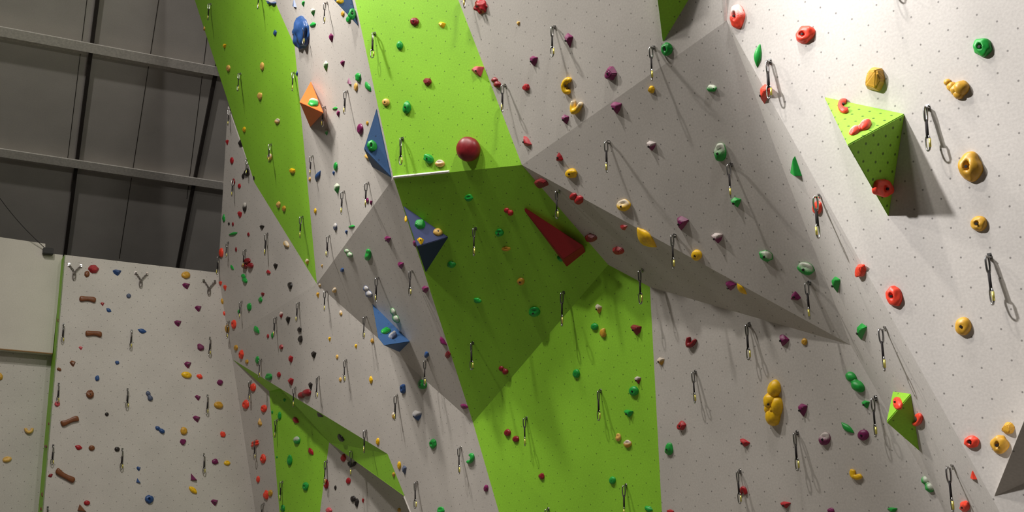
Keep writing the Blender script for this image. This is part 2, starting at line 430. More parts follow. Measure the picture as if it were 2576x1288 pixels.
# ------------------------------------------------------------------ volumes: hollow plywood pyramids screwed to the wall
def volume(name, fk, base, peaks, faces, mat, label, vis):
    """base: pixels on the facet; peaks: (u, v, height off the facet); faces: index lists into base + peaks"""
    pl = FACETS[fk]['pl']
    pts = [pl.hit(u, v, -.004) for u, v in base] + [pl.hit(u, v, h) for u, v, h in peaks]
    org = pl.hit(sum(b[0] for b in base) / len(base), sum(b[1] for b in base) / len(base))
    bm = bmesh.new(); uvl = bm.loops.layers.uv.new('uv')
    vs = [bm.verts.new(p - org) for p in pts]
    for f in faces: bm.faces.new([vs[i] for i in f])
    bmesh.ops.recalc_face_normals(bm, faces=bm.faces[:])
    bmesh.ops.bevel(bm, geom=[e for e in bm.edges], offset=.006, segments=2, affect='EDGES')
    for f in bm.faces:
        n = f.normal; up = (Vector((0, 0, 1)) - n * n.z); up = up.normalized() if up.length > .05 else Vector((1, 0, 0)); r = up.cross(n)
        for l in f.loops: l[uvl].uv = (l.vert.co.dot(r), l.vert.co.dot(up))
    o = link(name, bm, MAT[mat]); o.location = org
    tag(o, label, 'climbing volume', 'plywood volumes on the climbing wall')
    for key, idx, ph in vis:
        q = [pts[i] for i in idx]; VF[key] = dict(pl=Plane(q[0], q[1], q[2]), px=[proj(p) for p in q], ph=ph)
    return o
TET = [(0, 1, 2), (0, 1, 3), (1, 2, 3), (2, 0, 3)]
volume('pyramid_volume', 'W8', [(2073, 243), (2277, 286), (2236, 547)], [(2132, 365, .50)], TET, 'green_dense',
       'large lime green pyramid volume on the bright right wall', [('V3a', (0, 1, 3), 'the top of the large pyramid'), ('V3b', (1, 2, 3), 'the underside of the large pyramid')])
volume('pyramid_volume', 'W7', [(2246, 983), (2293, 989), (2315, 1138)], [(2229, 1063, .17)], TET, 'green',
       'small lime green pyramid volume low beside the right wall', [('V4a', (0, 1, 3), 'the top of the small green pyramid')])
volume('pyramid_volume', 'W3', [(1641, -110), (1800, -110), (1668, 110)], [(1652, -20, .16)], TET, 'green',
       'dark green pyramid volume pointing down at the top edge', [])
volume('pyramid_volume', 'W8', [(2497, 1253), (2730, 1150), (2830, 870)], [(2641, 889, .45)], TET, 'white',
       'grey pyramid volume cut by the right edge of the photo', [])
volume('wedge_volume', 'W1', [(782, 204), (797, 284), (780, 321)], [(753, 257, .36), (814, 284, .14)],
       [(0, 1, 2), (0, 3, 4), (0, 4, 1), (1, 4, 2), (4, 3, 2), (3, 0, 2)], 'orange_board',
       'bright orange wedge volume on the upper white panel', [('Vo', (0, 3, 4), 'the orange volume')])
volume('pyramid_volume', 'W1', [(948, 270), (987, 449), (936, 420)], [(915, 375, .22)], TET, 'blue_board',
       'flat blue triangular volume beside the bright green panel', [('Vb1', (0, 1, 3), 'the flat blue triangle')])
volume('pyramid_volume', 'W1', [(862, -110), (903, 68), (872, 10)], [(838, -2, .22)], TET, 'blue_board',
       'blue triangular volume cut by the top of the photo', [('Vb0', (0, 1, 3), 'the topmost blue volume')])
volume('pyramid_volume', 'W1d', [(936, 763), (1032, 859), (1005, 886)], [(966, 869, .42), (951, 850, .40)],
       [(0, 1, 2), (0, 4, 3, 1), (1, 3, 2), (2, 3, 4), (4, 0, 2)], 'blue_board',
       'blue pointed volume hanging on the grey facet', [('Vb2', (0, 1, 3), 'the pointed blue volume')])
volume('pyramid_volume', 'G3', [(1014, 516), (1129, 596), (1071, 686)], [(1049, 620, .30)], TET, 'navy_board',
       'navy blue pyramid volume on the dark green overhang', [('Vn', (0, 1, 3), 'the navy pyramid')])
volume('wedge_volume', 'G3', [(1319, 524), (1474, 633), (1426, 672), (1320, 530)], [(1322, 523, .03), (1468, 618, .10), (1417, 652, .10), (1319, 530, .03)],
       [(0, 1, 2, 3), (4, 5, 6, 7), (0, 1, 5, 4), (1, 2, 6, 5), (2, 3, 7, 6), (3, 0, 4, 7)], 'red_board',
       'long dark red wedge volume on the dark green overhang', [])

# ------------------------------------------------------------------ hold shapes in unit space: x, y in [-1, 1], z in [0, 1]
def ico(sub=3):
    bm = bmesh.new(); bmesh.ops.create_icosphere(bm, subdivisions=sub, radius=1.0); return bm
def dome(seed, amp=.12, flat=.35, freq=1.6, sub=3):
    bm = ico(sub); off = Vector((seed * 7.3, seed * 3.1, seed * 1.7))
    for v in bm.verts:
        c = v.co.copy(); c *= 1 + amp * noise.noise(c * freq + off)
        z = c.z
        c.z = max(z, -.12) if z < 0 else z ** (1 - flat * .5) if z > 0 else 0
        v.co = c
    return bm
def sh_round(seed):
    bm = dome(seed, .07, .5)
    for v in bm.verts:
        r = math.hypot(v.co.x - .1, v.co.y + .1)
        if v.co.z > .4 and r < .3: v.co.z -= .28 * (1 - (r / .3) ** 2)
    return bm
def sh_blob(seed): return dome(seed, .30, .3, 1.5)
def sh_rock(seed):
    bm = dome(seed, .35, .2, 1.9, 4)
    for v in bm.verts:
        v.co.z *= 1 + .18 * math.sin(5 * v.co.x + 2.5 * v.co.y)
    return bm
def sh_jug(seed):
    bm = dome(seed, .14, .4)
    for v in bm.verts:
        x, y, z = v.co
        if z > .05:
            g = math.exp(-((y - .42) / .22) ** 2 - (x / .62) ** 2); v.co.z -= .62 * z * g
            v.co.y += .12 * math.exp(-((y - .9) / .3) ** 2)
    return bm
def sh_pocket(seed):
    bm = dome(seed, .16, .5, 1.6, 4)
    for v in bm.verts:
        x, y, z = v.co; r = math.hypot((x + .05) / .30, (y - .05) / .40)
        if z > .2 and r < 1: v.co.z -= .75 * z * (1 - r * r)
    return bm
def hull(pts, bev=.07):
    bm = bmesh.new()
    for p in pts: bm.verts.new(p)
    r = bmesh.ops.convex_hull(bm, input=bm.verts[:])
    for g in r['geom_interior'] + r['geom_unused']:
        if isinstance(g, bmesh.types.BMVert) and g.is_valid: bm.verts.remove(g)
    bmesh.ops.dissolve_limit(bm, angle_limit=.05, verts=bm.verts[:], edges=bm.edges[:])
    bmesh.ops.bevel(bm, geom=bm.edges[:], offset=bev, segments=2, affect='EDGES')
    return bm
def sh_wedge(seed):      # flat topped, pointed below, with a proud front ridge
    rnd = random.Random(seed); j = lambda a: a + rnd.uniform(-.12, .12)
    return hull([(-1, j(.45), 0), (j(-.35), j(.95), 0), (1, j(.55), 0), (j(.65), j(-.35), 0), (j(.2), -1, 0), (j(-.55), j(-.3), 0),
                 (j(-.5), j(.45), .75), (j(.45), j(.5), .8), (j(.1), j(-.15), 1)], .06)
def sh_poly(seed):       # chunky faceted polygon
    rnd = random.Random(seed); n = 6; pts = []
    for k in range(n):
        a = 2 * math.pi * (k + rnd.uniform(-.25, .25)) / n
        pts.append((math.cos(a), math.sin(a), 0)); q = rnd.uniform(.5, .8); pts.append((math.cos(a) * q, math.sin(a) * q, rnd.uniform(.65, 1)))
    return hull(pts, .08)
def sh_tri(seed): return hull([(-.75, -.7, 0), (1, -.95, 0), (-.3, 1, 0), (-.6, -.55, .6), (.6, -.75, 1), (-.25, .7, .5)], .05)
def sh_bone(seed):
    bm = dome(seed, .06, .9, 1.5, 4)
    for v in bm.verts:
        x = v.co.x; s = math.copysign(abs(x) ** .55, x); v.co.x = s
        v.co.y = math.copysign(abs(v.co.y) ** .7, v.co.y) * (.58 + .5 * s * s) + .12 * math.sin(3 * s + seed); v.co.z *= .8 + .25 * s * s
    return bm
def sh_leaf(seed):
    bm = dome(seed, .05, .2)
    for v in bm.verts:
        k = 1 - .75 * abs(v.co.x) ** 2; v.co.y *= k; v.co.z *= .4 + .6 * k
        v.co.y += .25 * (v.co.x ** 2) - .12
    return bm
def multi(spheres, seed):
    bm = bmesh.new()
    for i, (x, y, z, r, sq) in enumerate(spheres):
        t = dome(seed + i, .1, .2)
        me = bpy.data.meshes.new('t'); t.to_mesh(me); t.free(); k = len(bm.verts); bm.from_mesh(me); bpy.data.meshes.remove(me)
        bm.verts.ensure_lookup_table()
        for v in bm.verts[k:]: v.co = Vector((v.co.x * r + x, v.co.y * r * sq + y, v.co.z * (.35 + r) * z))
    return bm
def sh_double(seed): return multi([(-.48, .10, .85, .50, 1.6), (.02, .0, .8, .42, 1.5), (.42, -.06, 1.05, .56, 1.6)], seed)
def sh_butterfly(seed): return multi([(-.72, .42, .8, .30, 1.2), (-.3, .08, .9, .40, 1.3), (.42, .16, 1.05, .58, 1.35), (.30, -.48, .9, .42, 1.3), (.05, -.1, .95, .45, 1.4)], seed)
def sh_triple(seed): return multi([(-.1, .45, .9, .55, 1), (-.5, -.45, 1, .5, 1.1), (.5, -.4, 1, .5, 1.05)], seed)
def sh_lumpy(seed): return multi([(-.62, .12, .85, .40, 1.7), (-.12, -.28, 1.05, .40, 1.75), (.12, .42, .9, .42, 1.3), (.24, .1, 1.15, .24, 1.5), (.55, -.1, .95, .44, 1.75), (.2, -.4, 1, .34, 1.5)], seed)
def bent(seed, arc, fat):
    bm = bmesh.new(); n = 18; path = []
    for i in range(n + 1):
        t = -1 + 2 * i / n; a = t * arc
        path.append((math.sin(a), math.cos(a), t))
    mx = max(abs(p[0]) for p in path); ys = [p[1] for p in path]; mid = (max(ys) + min(ys)) / 2; hy = max((max(ys) - min(ys)) / 2, .01)
    rings = []
    for sx, cy, t in path:
        r = fat * (1 - .45 * abs(t) ** 3); cx = sx / mx * (1 - fat * .8); yy = (cy - mid) / hy * (1 - fat)
        a = t * arc; tx, ty = math.sin(a), math.cos(a)
        rings.append([bm.verts.new((cx + tx * r * math.cos(q), yy + ty * r * math.cos(q), max(-.05, (.45 + .62 * math.sin(q)) * (1 - .3 * abs(t))))) for q in [2 * math.pi * k / 12 for k in range(12)]])
    for i in range(n):
        for k in range(12): bm.faces.new((rings[i][k], rings[i][(k + 1) % 12], rings[i + 1][(k + 1) % 12], rings[i + 1][k]))
    bm.faces.new(rings[0][::-1]); bm.faces.new(rings[-1])
    bmesh.ops.recalc_face_normals(bm, faces=bm.faces[:])
    return bm
def sh_cee(seed): return bent(seed, 2.0, .42)
def sh_crescent(seed): return bent(seed, 1.15, .5)
def sh_vee(seed):
    bm = bent(seed, 1.3, .42)
    for v in bm.verts: v.co.y = -v.co.y
    return bm
SH = dict(round=(sh_round, True), blob=(sh_blob, True), rock=(sh_rock, True), jug=(sh_jug, True), pocket=(sh_pocket, True), wedge=(sh_wedge, False),
          poly=(sh_poly, False), tri=(sh_tri, False), bone=(sh_bone, True), leaf=(sh_leaf, True), double=(sh_double, True), butterfly=(sh_butterfly, True), triple=(sh_triple, True),
          lumpy=(sh_lumpy, True), cee=(sh_cee, True), crescent=(sh_crescent, True), vee=(sh_vee, True))
SHN = dict(round='rounded', blob='knobbly', rock='boulder-like', jug='scooped', pocket='pocketed', wedge='wedge-shaped', poly='faceted', tri='flat triangular',
           bone='bow-tie', leaf='leaf-shaped', double='two-lobed', butterfly='butterfly-shaped', triple='three-lobed', lumpy='big bulging', cee='C-shaped', crescent='crescent', vee='V-shaped')
SHNAME = dict(bone='bow_tie_hold', lumpy='bulging_hold', rock='boulder_hold')
_bm = bmesh.new(); bmesh.ops.create_cone(_bm, cap_ends=True, segments=10, radius1=1, radius2=.85, depth=1.0)
BOLT = bpy.data.meshes.new('bolt'); _bm.to_mesh(BOLT); _bm.free(); BOLT.materials.append(MAT['bolt'])

RECS = []          # every hold and draw, for the labels
def hold(u, v, w_, h_, col, shape, ang=0, chalk=0, fk=None, prot=.8, label=None):
    fk = fk or facet_at(u, v); pl = fac(fk)['pl']; r, up, n = pl.frame()
    seed = (int(u) * 31 + int(v) * 17) % 997
    p = pl.hit(u, v); z = (p - CAM).dot(FW); m = z / F_PX
    def d2(vec):
        a = proj(p + vec * .01); b = proj(p); return ((a[0] - b[0]) * 100, (a[1] - b[1]) * 100)
    jr, ju, jn = d2(r), d2(up), d2(n)
    c = prot * .5 * math.sqrt(w_ * h_) * m
    if shape in ('leaf', 'bone', 'crescent'): c *= .75
    ca, sa = math.cos(math.radians(ang)), math.sin(math.radians(ang))
    q1, q2 = abs(jn[0] * ca + jn[1] * sa) * c, abs(-jn[0] * sa + jn[1] * ca) * c
    a1 = math.sqrt(max((w_ / 2) ** 2 - (.5 * q1) ** 2, (.62 * w_ / 2) ** 2)); a2 = math.sqrt(max((h_ / 2) ** 2 - (.5 * q2) ** 2, (.62 * h_ / 2) ** 2))
    det = jr[0] * ju[1] - ju[0] * jr[1]
    inv = lambda x, y: ((x * ju[1] - ju[0] * y) / det, (jr[0] * y - x * jr[1]) / det)
    e1 = inv(ca * a1, sa * a1); e2 = inv(sa * a2, -ca * a2)      # local (right, up) metres; e2 points up the picture
    def cap(e, lim):
        l = math.hypot(*e); return e if l < lim else (e[0] * lim / l, e[1] * lim / l)
    base = .5 * math.sqrt(w_ * h_) * m
    e1 = cap(e1, 2.6 * max(w_ / 2 * m, base * .8)); e2 = cap(e2, 2.6 * max(h_ / 2 * m, base * .8))
    # the dome's middle should fall on (u, v)
    q = pl.hit(u - jn[0] * c * .45, v - jn[1] * c * .45)
    fn, smooth = SH[shape]; bm = fn(seed)
    top = 0
    lay = bm.verts.layers.float.new('grip')
    for vt in bm.verts:
        x, y, zz = vt.co
        vt[lay] = min(1, max(0, .55 + .75 * y + .25 * zz - .25)) if zz > .05 else 0
        if math.hypot(x, y) < .3: top = max(top, zz)
        vt.co = Vector((e1[0] * x + e2[0] * y, e1[1] * x + e2[1] * y, c * zz - .003))
    bmesh.ops.recalc_face_normals(bm, faces=bm.faces[:])
    mw = Matrix(((r.x, up.x, n.x, q.x), (r.y, up.y, n.y, q.y), (r.z, up.z, n.z, q.z), (0, 0, 0, 1)))
    o = link(SHNAME.get(shape, 'climbing_hold'), bm, hm(col, chalk), None, smooth, mw)
    if min(w_, h_) >= 19 and shape in ('round', 'blob', 'jug', 'pocket', 'poly', 'wedge', 'rock', 'cee', 'lumpy') and col not in 'k':
        b = bpy.data.objects.new('bolt', BOLT); C.objects.link(b); b.parent = o
        s_ = min(.011, base * .22)
        b.matrix_local = Matrix.Translation((0, 0, c * max(top, .3) - .003 - (c * .18 if shape in ('round',) else 0))) @ Matrix.Diagonal((s_, s_, .012, 1))
    o['category'] = 'climbing hold'
    RECS.append(dict(o=o, u=u, v=v, w=w_, h=h_, col=CN[col], shape=SHN[shape], fk=fk, ph=fac(fk)['ph'], chalk=chalk, kind='hold', label=label))
    return o

HOLDS = [
# far left wall
(236,676,31,24,'R','poly'),(219,689,13,15,'n','blob'),(295,685,24,18,'b','wedge'),(468,692,23,17,'K','jug'),(469,719,22,19,'P','wedge'),
(221,752,42,19,'n','bone',8),(258,765,11,12,'R','wedge'),(274,780,16,10,'b','leaf',35),(324,744,12,12,'s','round'),(499,776,19,18,'P','wedge'),
(448,813,20,19,'P','wedge'),(236,839,42,19,'n','bone',5),(358,832,24,12,'b','leaf',15),(505,873,23,18,'P','poly',35),(203,876,12,11,'S','wedge'),
(183,915,17,17,'n','wedge'),(149,929,12,8,'n','blob',25),(295,912,13,11,'b','poly'),(473,918,20,20,'P','wedge'),(245,951,11,14,'b','blob'),
(470,943,27,16,'Y','round',12),(503,947,16,11,'O','blob',25),(554,962,18,17,'P','poly'),(227,992,21,21,'n','jug'),(144,1016,13,14,'S','blob'),
(376,996,27,15,'s','double',60),(498,1001,17,16,'P','wedge'),(550,1019,24,17,'K','jug',10),(176,1059,48,20,'n','bone',-17),(269,1042,10,10,'k','round'),
(495,1054,21,19,'P','wedge'),(403,1081,28,13,'b','double',30),(463,1084,18,20,'K','round'),(461,1111,18,18,'P','poly'),(561,1092,14,14,'O','blob'),
(198,1125,20,13,'R','leaf',15),(231,1127,16,14,'n','round'),(295,1130,14,12,'k','round'),(349,1179,12,14,'b','wedge'),(348,1209,14,14,'b','tri'),
(542,1161,16,14,'P','blob'),(572,1165,16,12,'Y','jug'),(486,1200,19,22,'P','tri',-12),(127,1196,14,9,'M','leaf',-25),(164,1197,54,21,'n','bone',32),
(486,1233,25,12,'Y','jug',42),(376,1256,22,22,'b','pocket'),(540,1264,20,20,'P','wedge'),(219,1265,16,13,'R','round'),(205,1278,27,21,'n','tri'),
# plain wall and green edge
(1,947,12,18,'K','blob',0,0,'LW'),(73,1082,27,18,'T','vee'),(18,1156,24,14,'T','jug',-15),
(122,1066,5,8,'n','blob',0,0,'E'),(114,1123,10,21,'n','leaf',80,0,'E'),(105,1244,7,12,'n','blob',0,0,'E'),(102,1281,7,9,'M','blob',0,0,'E'),(145,806,5,9,'n','blob',0,0,'E'),
# narrow strip beside the roof
(570,358,9,16,'R','wedge',0,0,'A1'),(604,360,10,19,'k','blob',0,0,'A1'),(582,404,9,17,'R','round',0,0,'A1'),(620,433,12,22,'k','rock',0,0,'A1'),(611,443,7,14,'k','blob',0,0,'A1'),
(639,446,6,15,'k','blob',0,0,'A1'),(586,458,9,17,'M','blob',0,0,'A1'),(601,468,8,12,'R','round',0,0,'A1'),(614,521,10,25,'k','pocket',0,1,'A1'),(601,540,13,19,'R','wedge',0,0,'A1'),
(562,549,7,20,'g','blob',0,0,'A1'),(575,563,5,8,'k','round',0,0,'A1'),(585,564,5,11,'M','round',0,0,'A1'),(586,588,9,23,'g','leaf',75,0,'A1'),
(555,636,11,24,'O','round',0,0,'A1'),(593,628,5,13,'M','round',0,0,'A1'),(583,673,16,7,'g','leaf',60,0,'A1'),(553,713,9,14,'O','wedge',0,0,'A1'),(564,724,10,18,'O','wedge',0,0,'A1'),
(555,760,11,19,'K','round',0,0,'A1'),(560,790,10,16,'O','round',0,0,'A1'),(570,827,11,21,'K','round',0,0,'A1'),(587,816,13,23,'O','pocket',0,0,'A1'),
# grey triangle
(657,572,14,14,'k','wedge'),(624,590,6,10,'M','blob'),(620,663,28,28,'M','triple'),(612,701,26,13,'g','double',65),(674,685,12,9,'R','blob',40),(691,670,13,19,'k','wedge'),
(728,718,13,22,'k','poly'),(659,741,11,12,'M','wedge'),(654,754,10,14,'g','blob'),(625,772,12,20,'g','blob'),(600,784,7,10,'g','round'),(719,614,19,11,'T','blob',55,1,'A2'),
# leftmost green band
(563,116,12,14,'Y','wedge'),(573,172,11,17,'T','round'),(658,167,10,21,'T','round'),(652,242,12,20,'T','blob'),(696,305,12,14,'T','jug',30,1),(613,326,9,14,'Y','round',0,0,'G1'),
(691,83,8,15,'b','blob'),(513,72,5,11,'T','blob',0,0,'G1'),(677,395,12,17,'T','round',0,1),(733,430,18,15,'Y','poly',20),(699,515,11,16,'T','blob'),(713,525,10,15,'K','round'),
(681,5,26,13,'b','rock',10,1,'G1'),(771,659,11,16,'Y','wedge',0,1,'G1'),
# white panel left of the bright green panel
(739,9,13,22,'b','tri',0,0,'W1'),(761,10,10,19,'g','wedge',0,0,'W1'),(785,31,14,25,'g','wedge',0,1),(786,62,13,22,'g','leaf',65),(753,86,38,78,'b','rock',0,0,'W1'),(856,2,19,13,'Y','round'),
(861,35,10,14,'K','round',0,0,'W1'),(886,34,19,28,'g','pocket',0,0,'Vb0'),(875,49,13,18,'g','round',0,0,'W1'),(831,96,13,25,'P','wedge'),(817,167,13,32,'g','wedge',0,1),(860,160,14,20,'P','wedge'),
(877,204,13,19,'P','tri'),(899,195,16,24,'g','blob'),(894,219,10,21,'T','round'),(924,218,30,13,'g','leaf',62),(746,185,6,11,'b','blob',0,0,'W1'),(842,273,9,18,'g','leaf',80),(849,287,11,18,'P','wedge'),
(789,256,28,18,'g','blob',8,1,'Vo'),(819,333,12,20,'g','wedge',0,1),(904,325,15,28,'P','round'),(923,310,7,11,'K','round'),(925,395,21,12,'T','blob',35),(935,366,24,28,'g','pocket',0,0,'Vb1'),
(778,451,7,10,'T','blob'),(798,443,30,12,'b','leaf',112),(843,419,10,22,'g','round'),(838,437,8,15,'b','wedge'),(845,475,16,30,'g','wedge',0,1),(792,531,7,14,'Y','round'),(842,571,11,19,'s','round',0,1),
(884,570,8,23,'g','leaf',80,0,'W1'),(923,505,8,14,'P','blob'),(932,511,8,16,'P','wedge'),(870,585,9,14,'b','wedge',0,0,'W1'),(809,670,6,11,'T','wedge'),
# bright green panel
(1041,54,22,21,'M','round'),(1110,63,21,18,'Y','wedge'),(1004,114,16,22,'g','round'),(1073,205,23,23,'M','poly'),(1200,179,36,32,'S','wedge',-12,0,'G2'),(969,257,19,19,'T','round'),
(1022,270,20,30,'g','blob'),(1076,399,28,22,'g','blob',40),(1105,411,24,17,'T','jug',0,1),(1176,375,60,63,'M','ball'),
# grey facet left of the overhang
(973,604,19,20,'P','wedge'),(874,638,26,14,'g','double',45,1),(924,643,16,29,'g','jug'),(860,680,10,11,'b','blob'),(1005,669,18,22,'P','wedge'),(922,735,33,17,'b','double',55,1),
(1067,730,19,22,'P','wedge',0,0,'W1d'),(990,795,42,16,'g','double',62,1),(840,731,11,13,'T','blob',0,1),(803,718,7,8,'T','round',0,1,'W1d'),(971,830,24,15,'g','jug',-12,0,'Vb2'),(989,841,25,18,'s','poly',-30,1,'Vb2'),
(1072,893,11,16,'b','blob'),(1111,861,30,15,'P','wedge',55),(1125,893,13,18,'M','blob'),(1166,1023,20,12,'P','blob',25,0,'W1d'),(1042,614,13,20,'P','wedge',0,0,'W1d'),(935,858,11,13,'K','poly'),
# dark green overhang
(1178,499,21,18,'g','jug'),(1278,534,26,17,'R','double',25),(1255,587,22,19,'g','jug'),(1272,627,22,12,'K','jug'),(1134,667,22,17,'g','blob'),(1309,709,19,19,'K','round'),(1200,757,20,14,'g','blob',15),
(1343,786,30,24,'g','jug'),(1265,933,28,17,'M','double',30),(1409,651,20,14,'g','blob',20),(1057,561,30,30,'g','poly',0,0,'Vn'),(1102,582,25,19,'T','round',0,0,'Vn'),(1058,605,19,21,'Y','wedge',0,0,'Vn'),(1021,550,7,16,'Y','round',0,0,'Vn'),
# long slanting white band
(798,743,9,18,'K','wedge'),(856,788,8,13,'T','blob',0,1),(705,793,12,19,'R','wedge',0,1),(722,806,14,22,'k','wedge'),(752,830,11,13,'k','blob'),(644,830,24,13,'g','leaf',62),(673,846,6,11,'R','round'),(684,844,6,15,'g','round'),
(592,875,10,15,'K','round'),(605,892,12,24,'O','pocket'),(620,910,8,12,'K','blob'),(646,906,10,20,'g','round'),(706,873,11,14,'R','poly'),(729,904,14,21,'R','wedge'),(754,853,12,22,'k','poly'),(787,893,15,20,'k','wedge'),
(828,854,8,14,'Y','wedge'),(847,898,7,11,'T','round'),(855,955,7,11,'T','round'),(894,872,8,14,'Y','wedge'),(932,956,9,18,'Y','blob'),(674,949,18,17,'g','jug',0,0,'W2'),(700,943,10,14,'R','round'),(729,961,16,22,'R','wedge'),
(762,992,36,21,'M','double',-30,0,'W2'),(779,972,12,25,'k','wedge'),(1012,978,14,25,'b','pocket'),(1060,968,22,24,'g','jug',-20),(1045,1047,28,28,'b','wedge',0,1),(988,1045,7,14,'T','blob',0,1),(949,1111,9,18,'Y','round'),
(1087,1117,18,25,'g','pocket'),(1003,1171,9,20,'Y','round'),(1015,1184,13,27,'s','wedge'),(1182,1154,28,18,'g','cee',-250),(1221,1229,13,21,'P','poly'),(1107,1285,18,18,'g','jug'),
# corner strip, lip and little green panel
(635,975,14,21,'O','round'),(616,1018,16,23,'O','pocket'),(662,1028,15,19,'O','pocket'),(652,1062,12,23,'K','wedge',180),(639,1116,14,25,'O','double',70),(660,1154,14,23,'O','pocket'),(648,1206,9,17,'O','round'),(668,1246,13,23,'O','blob'),(679,1241,11,17,'K','round'),
(714,1007,10,10,'g','wedge'),(684,1037,5,9,'g','round'),(702,1046,9,20,'g','round'),(742,1057,18,12,'R','blob',50),(745,1108,17,21,'g','round',0,1),(781,1136,22,12,'R','leaf',60),(727,1159,13,26,'g','jug'),(767,1224,15,21,'g','pocket'),(710,1279,11,18,'g','blob'),(696,1150,4,6,'g','round'),
(802,1046,22,13,'k','wedge',35,0,'S2'),(831,1098,24,15,'M','double',45,0,'GB'),(856,1103,24,13,'k','blob',50,0,'S2'),(989,1194,8,11,'K','blob',0,0,'S2b'),
(862,1152,16,22,'R','poly'),(884,1167,24,16,'k','vee',0),(875,1210,12,16,'R','round'),(819,1218,12,24,'R','round',0,0,'L2'),(843,1227,6,12,'k','round'),(886,1255,14,15,'k','blob'),(896,1265,11,20,'k','blob'),(912,1260,7,15,'R','wedge'),(826,1285,16,15,'S','blob'),(1003,1283,9,10,'K','round',0,0,'L2'),
# white panel right of the bright green panel
(1207,16,30,36,'R','rock'),(1302,60,11,15,'T','wedge'),(1427,102,24,42,'P','wedge'),(1339,154,24,29,'P','wedge'),(1533,185,33,40,'P','poly'),(1425,216,44,26,'Y','cee',-85),(1321,220,20,21,'R','poly'),(1245,208,30,20,'M','double',50),
(1447,268,32,42,'Y','vee',15,1),(1419,301,22,27,'P','wedge'),(1320,357,33,22,'R','wedge',50),(1675,124,27,34,'g','pocket',0,0,'W3'),
# large grey triangle and underside
(1546,272,32,36,'P','wedge',0,0,'W4'),(1405,396,20,27,'R','wedge',180),(1435,437,30,25,'Y','blob',-15),(1635,368,27,28,'P','wedge',0,1),(1566,518,34,30,'Y','jug',0,1),(1787,223,29,22,'g','poly',0,1),(1637,226,18,23,'Y','poly'),(1809,385,30,47,'g','jug',0,1),
(1848,511,30,28,'g','wedge'),(1711,563,33,40,'P','wedge',15),(1800,600,34,31,'P','wedge',0,1),(1750,643,27,28,'Y','round'),(1925,645,36,26,'g','blob',35,1),(2024,677,44,30,'g','jug',25,1),(1999,746,28,27,'P','wedge',180),
(1359,463,38,27,'M','poly',25),(1447,502,38,24,'R','double',25),(1483,600,36,23,'M','poly',15),(1567,574,22,18,'R','wedge'),(1552,633,34,23,'R','poly',10),(1622,602,70,30,'Y','leaf',45),(1834,722,31,28,'P','wedge',15,0,'W5'),(1864,729,38,15,'Y','leaf',48),
# lower green panel
(1275,1089,17,19,'M','round'),(1296,1105,17,16,'M','round'),(1361,1199,14,17,'M','blob'),(1592,984,24,25,'g','round'),(1602,957,19,23,'M','wedge',0,1),(1578,1041,28,21,'g','wedge'),(1554,1101,14,20,'T','jug'),(1577,1117,20,18,'K','jug',0,1),
(1539,1209,17,20,'g','round'),(1630,1281,20,15,'g','blob',25),(1448,940,18,23,'g','round'),(1596,830,32,31,'M','wedge'),(1503,778,20,26,'K','wedge',0,1),(1515,838,16,23,'K','blob'),(1494,822,19,18,'g','round'),
# lower right white panel
(1736,860,28,32,'M','vee',20,0,'W6'),(1659,910,22,22,'K','wedge',0,1),(1967,857,30,33,'P','wedge',20),(2022,860,15,18,'K','round'),(1939,1016,116,48,'Y','lumpy',88),(2015,1032,28,38,'P','wedge'),(1712,1071,25,26,'R','poly'),(1869,1115,31,21,'R','wedge',20),
(1681,1130,20,32,'g','blob'),(1868,1237,24,27,'R','crescent'),(1973,1271,31,20,'R','wedge'),(1684,1288,18,12,'R','blob'),(2072,1105,28,32,'P','jug',10,1),(2130,1077,44,16,'g','leaf',40),(2169,1095,28,28,'P','round'),(2146,962,64,30,'g','double',48),(2175,1018,24,24,'g','wedge'),
(2151,1194,42,24,'Y','crescent',215),(2331,1219,46,26,'g','double',50,1),(2089,1285,18,14,'P','blob'),(2242,1284,30,16,'g','wedge'),
# narrow strip and right wall
(2099,718,24,46,'g','wedge'),(2161,682,29,40,'O','poly'),(2162,837,27,46,'g','wedge',10),(1997,420,32,54,'g','tri'),(2053,524,24,35,'O','round'),(1919,238,28,58,'O','wedge',10),(1905,140,62,19,'g','leaf',96),(2306,1057,34,24,'O','cee',-250,0,'W7'),(2446,1196,20,25,'O','tri'),(2424,1275,26,28,'O','blob',0,0,'W7'),
(1851,41,37,60,'O','pocket',0,1),(2022,86,52,40,'O','pocket',-50),(2196,200,54,74,'K','poly',10),(2400,222,66,50,'K','butterfly',12),(2468,118,46,47,'g','pocket'),(2437,419,58,74,'K','pocket'),(2460,563,41,38,'K','pocket'),(2246,745,40,50,'O','pocket',-15),
(2420,821,42,46,'K','round'),(2442,1112,39,31,'O','pocket'),(2533,1078,38,35,'K','poly'),(2512,1119,44,48,'K','pocket'),
(2122,264,36,30,'O','cee',-100,0,'V3a'),(2164,316,64,27,'O','double',-30,1,'V3a'),(2226,474,51,46,'O','pocket',0,0,'V3b'),(2255,1013,22,32,'O','pocket',0,0,'V4a'),
]
def sh_ball(seed):
    bm = ico(4)
    for v in bm.verts:
        v.co.z = max(v.co.z * .95 + .62, -.02); v.co.z *= .62
        v.co *= 1 + .03 * noise.noise(v.co * 2 + Vector((3, 1, 4)))
    return bm
SH['ball'] = (sh_ball, True); SHN['ball'] = 'large ball'; SHNAME['ball'] = 'ball_hold'
for h_ in HOLDS:
    h_ = tuple(h_) + (0, 0, None)[len(h_) - 6:] if len(h_) < 9 else h_
    u, v, a, b, col, shp, ang, chalk, fk = h_
    hold(u, v, a, b, col, shp, ang, chalk, fk, prot=1.15 if shp == 'ball' else .8)

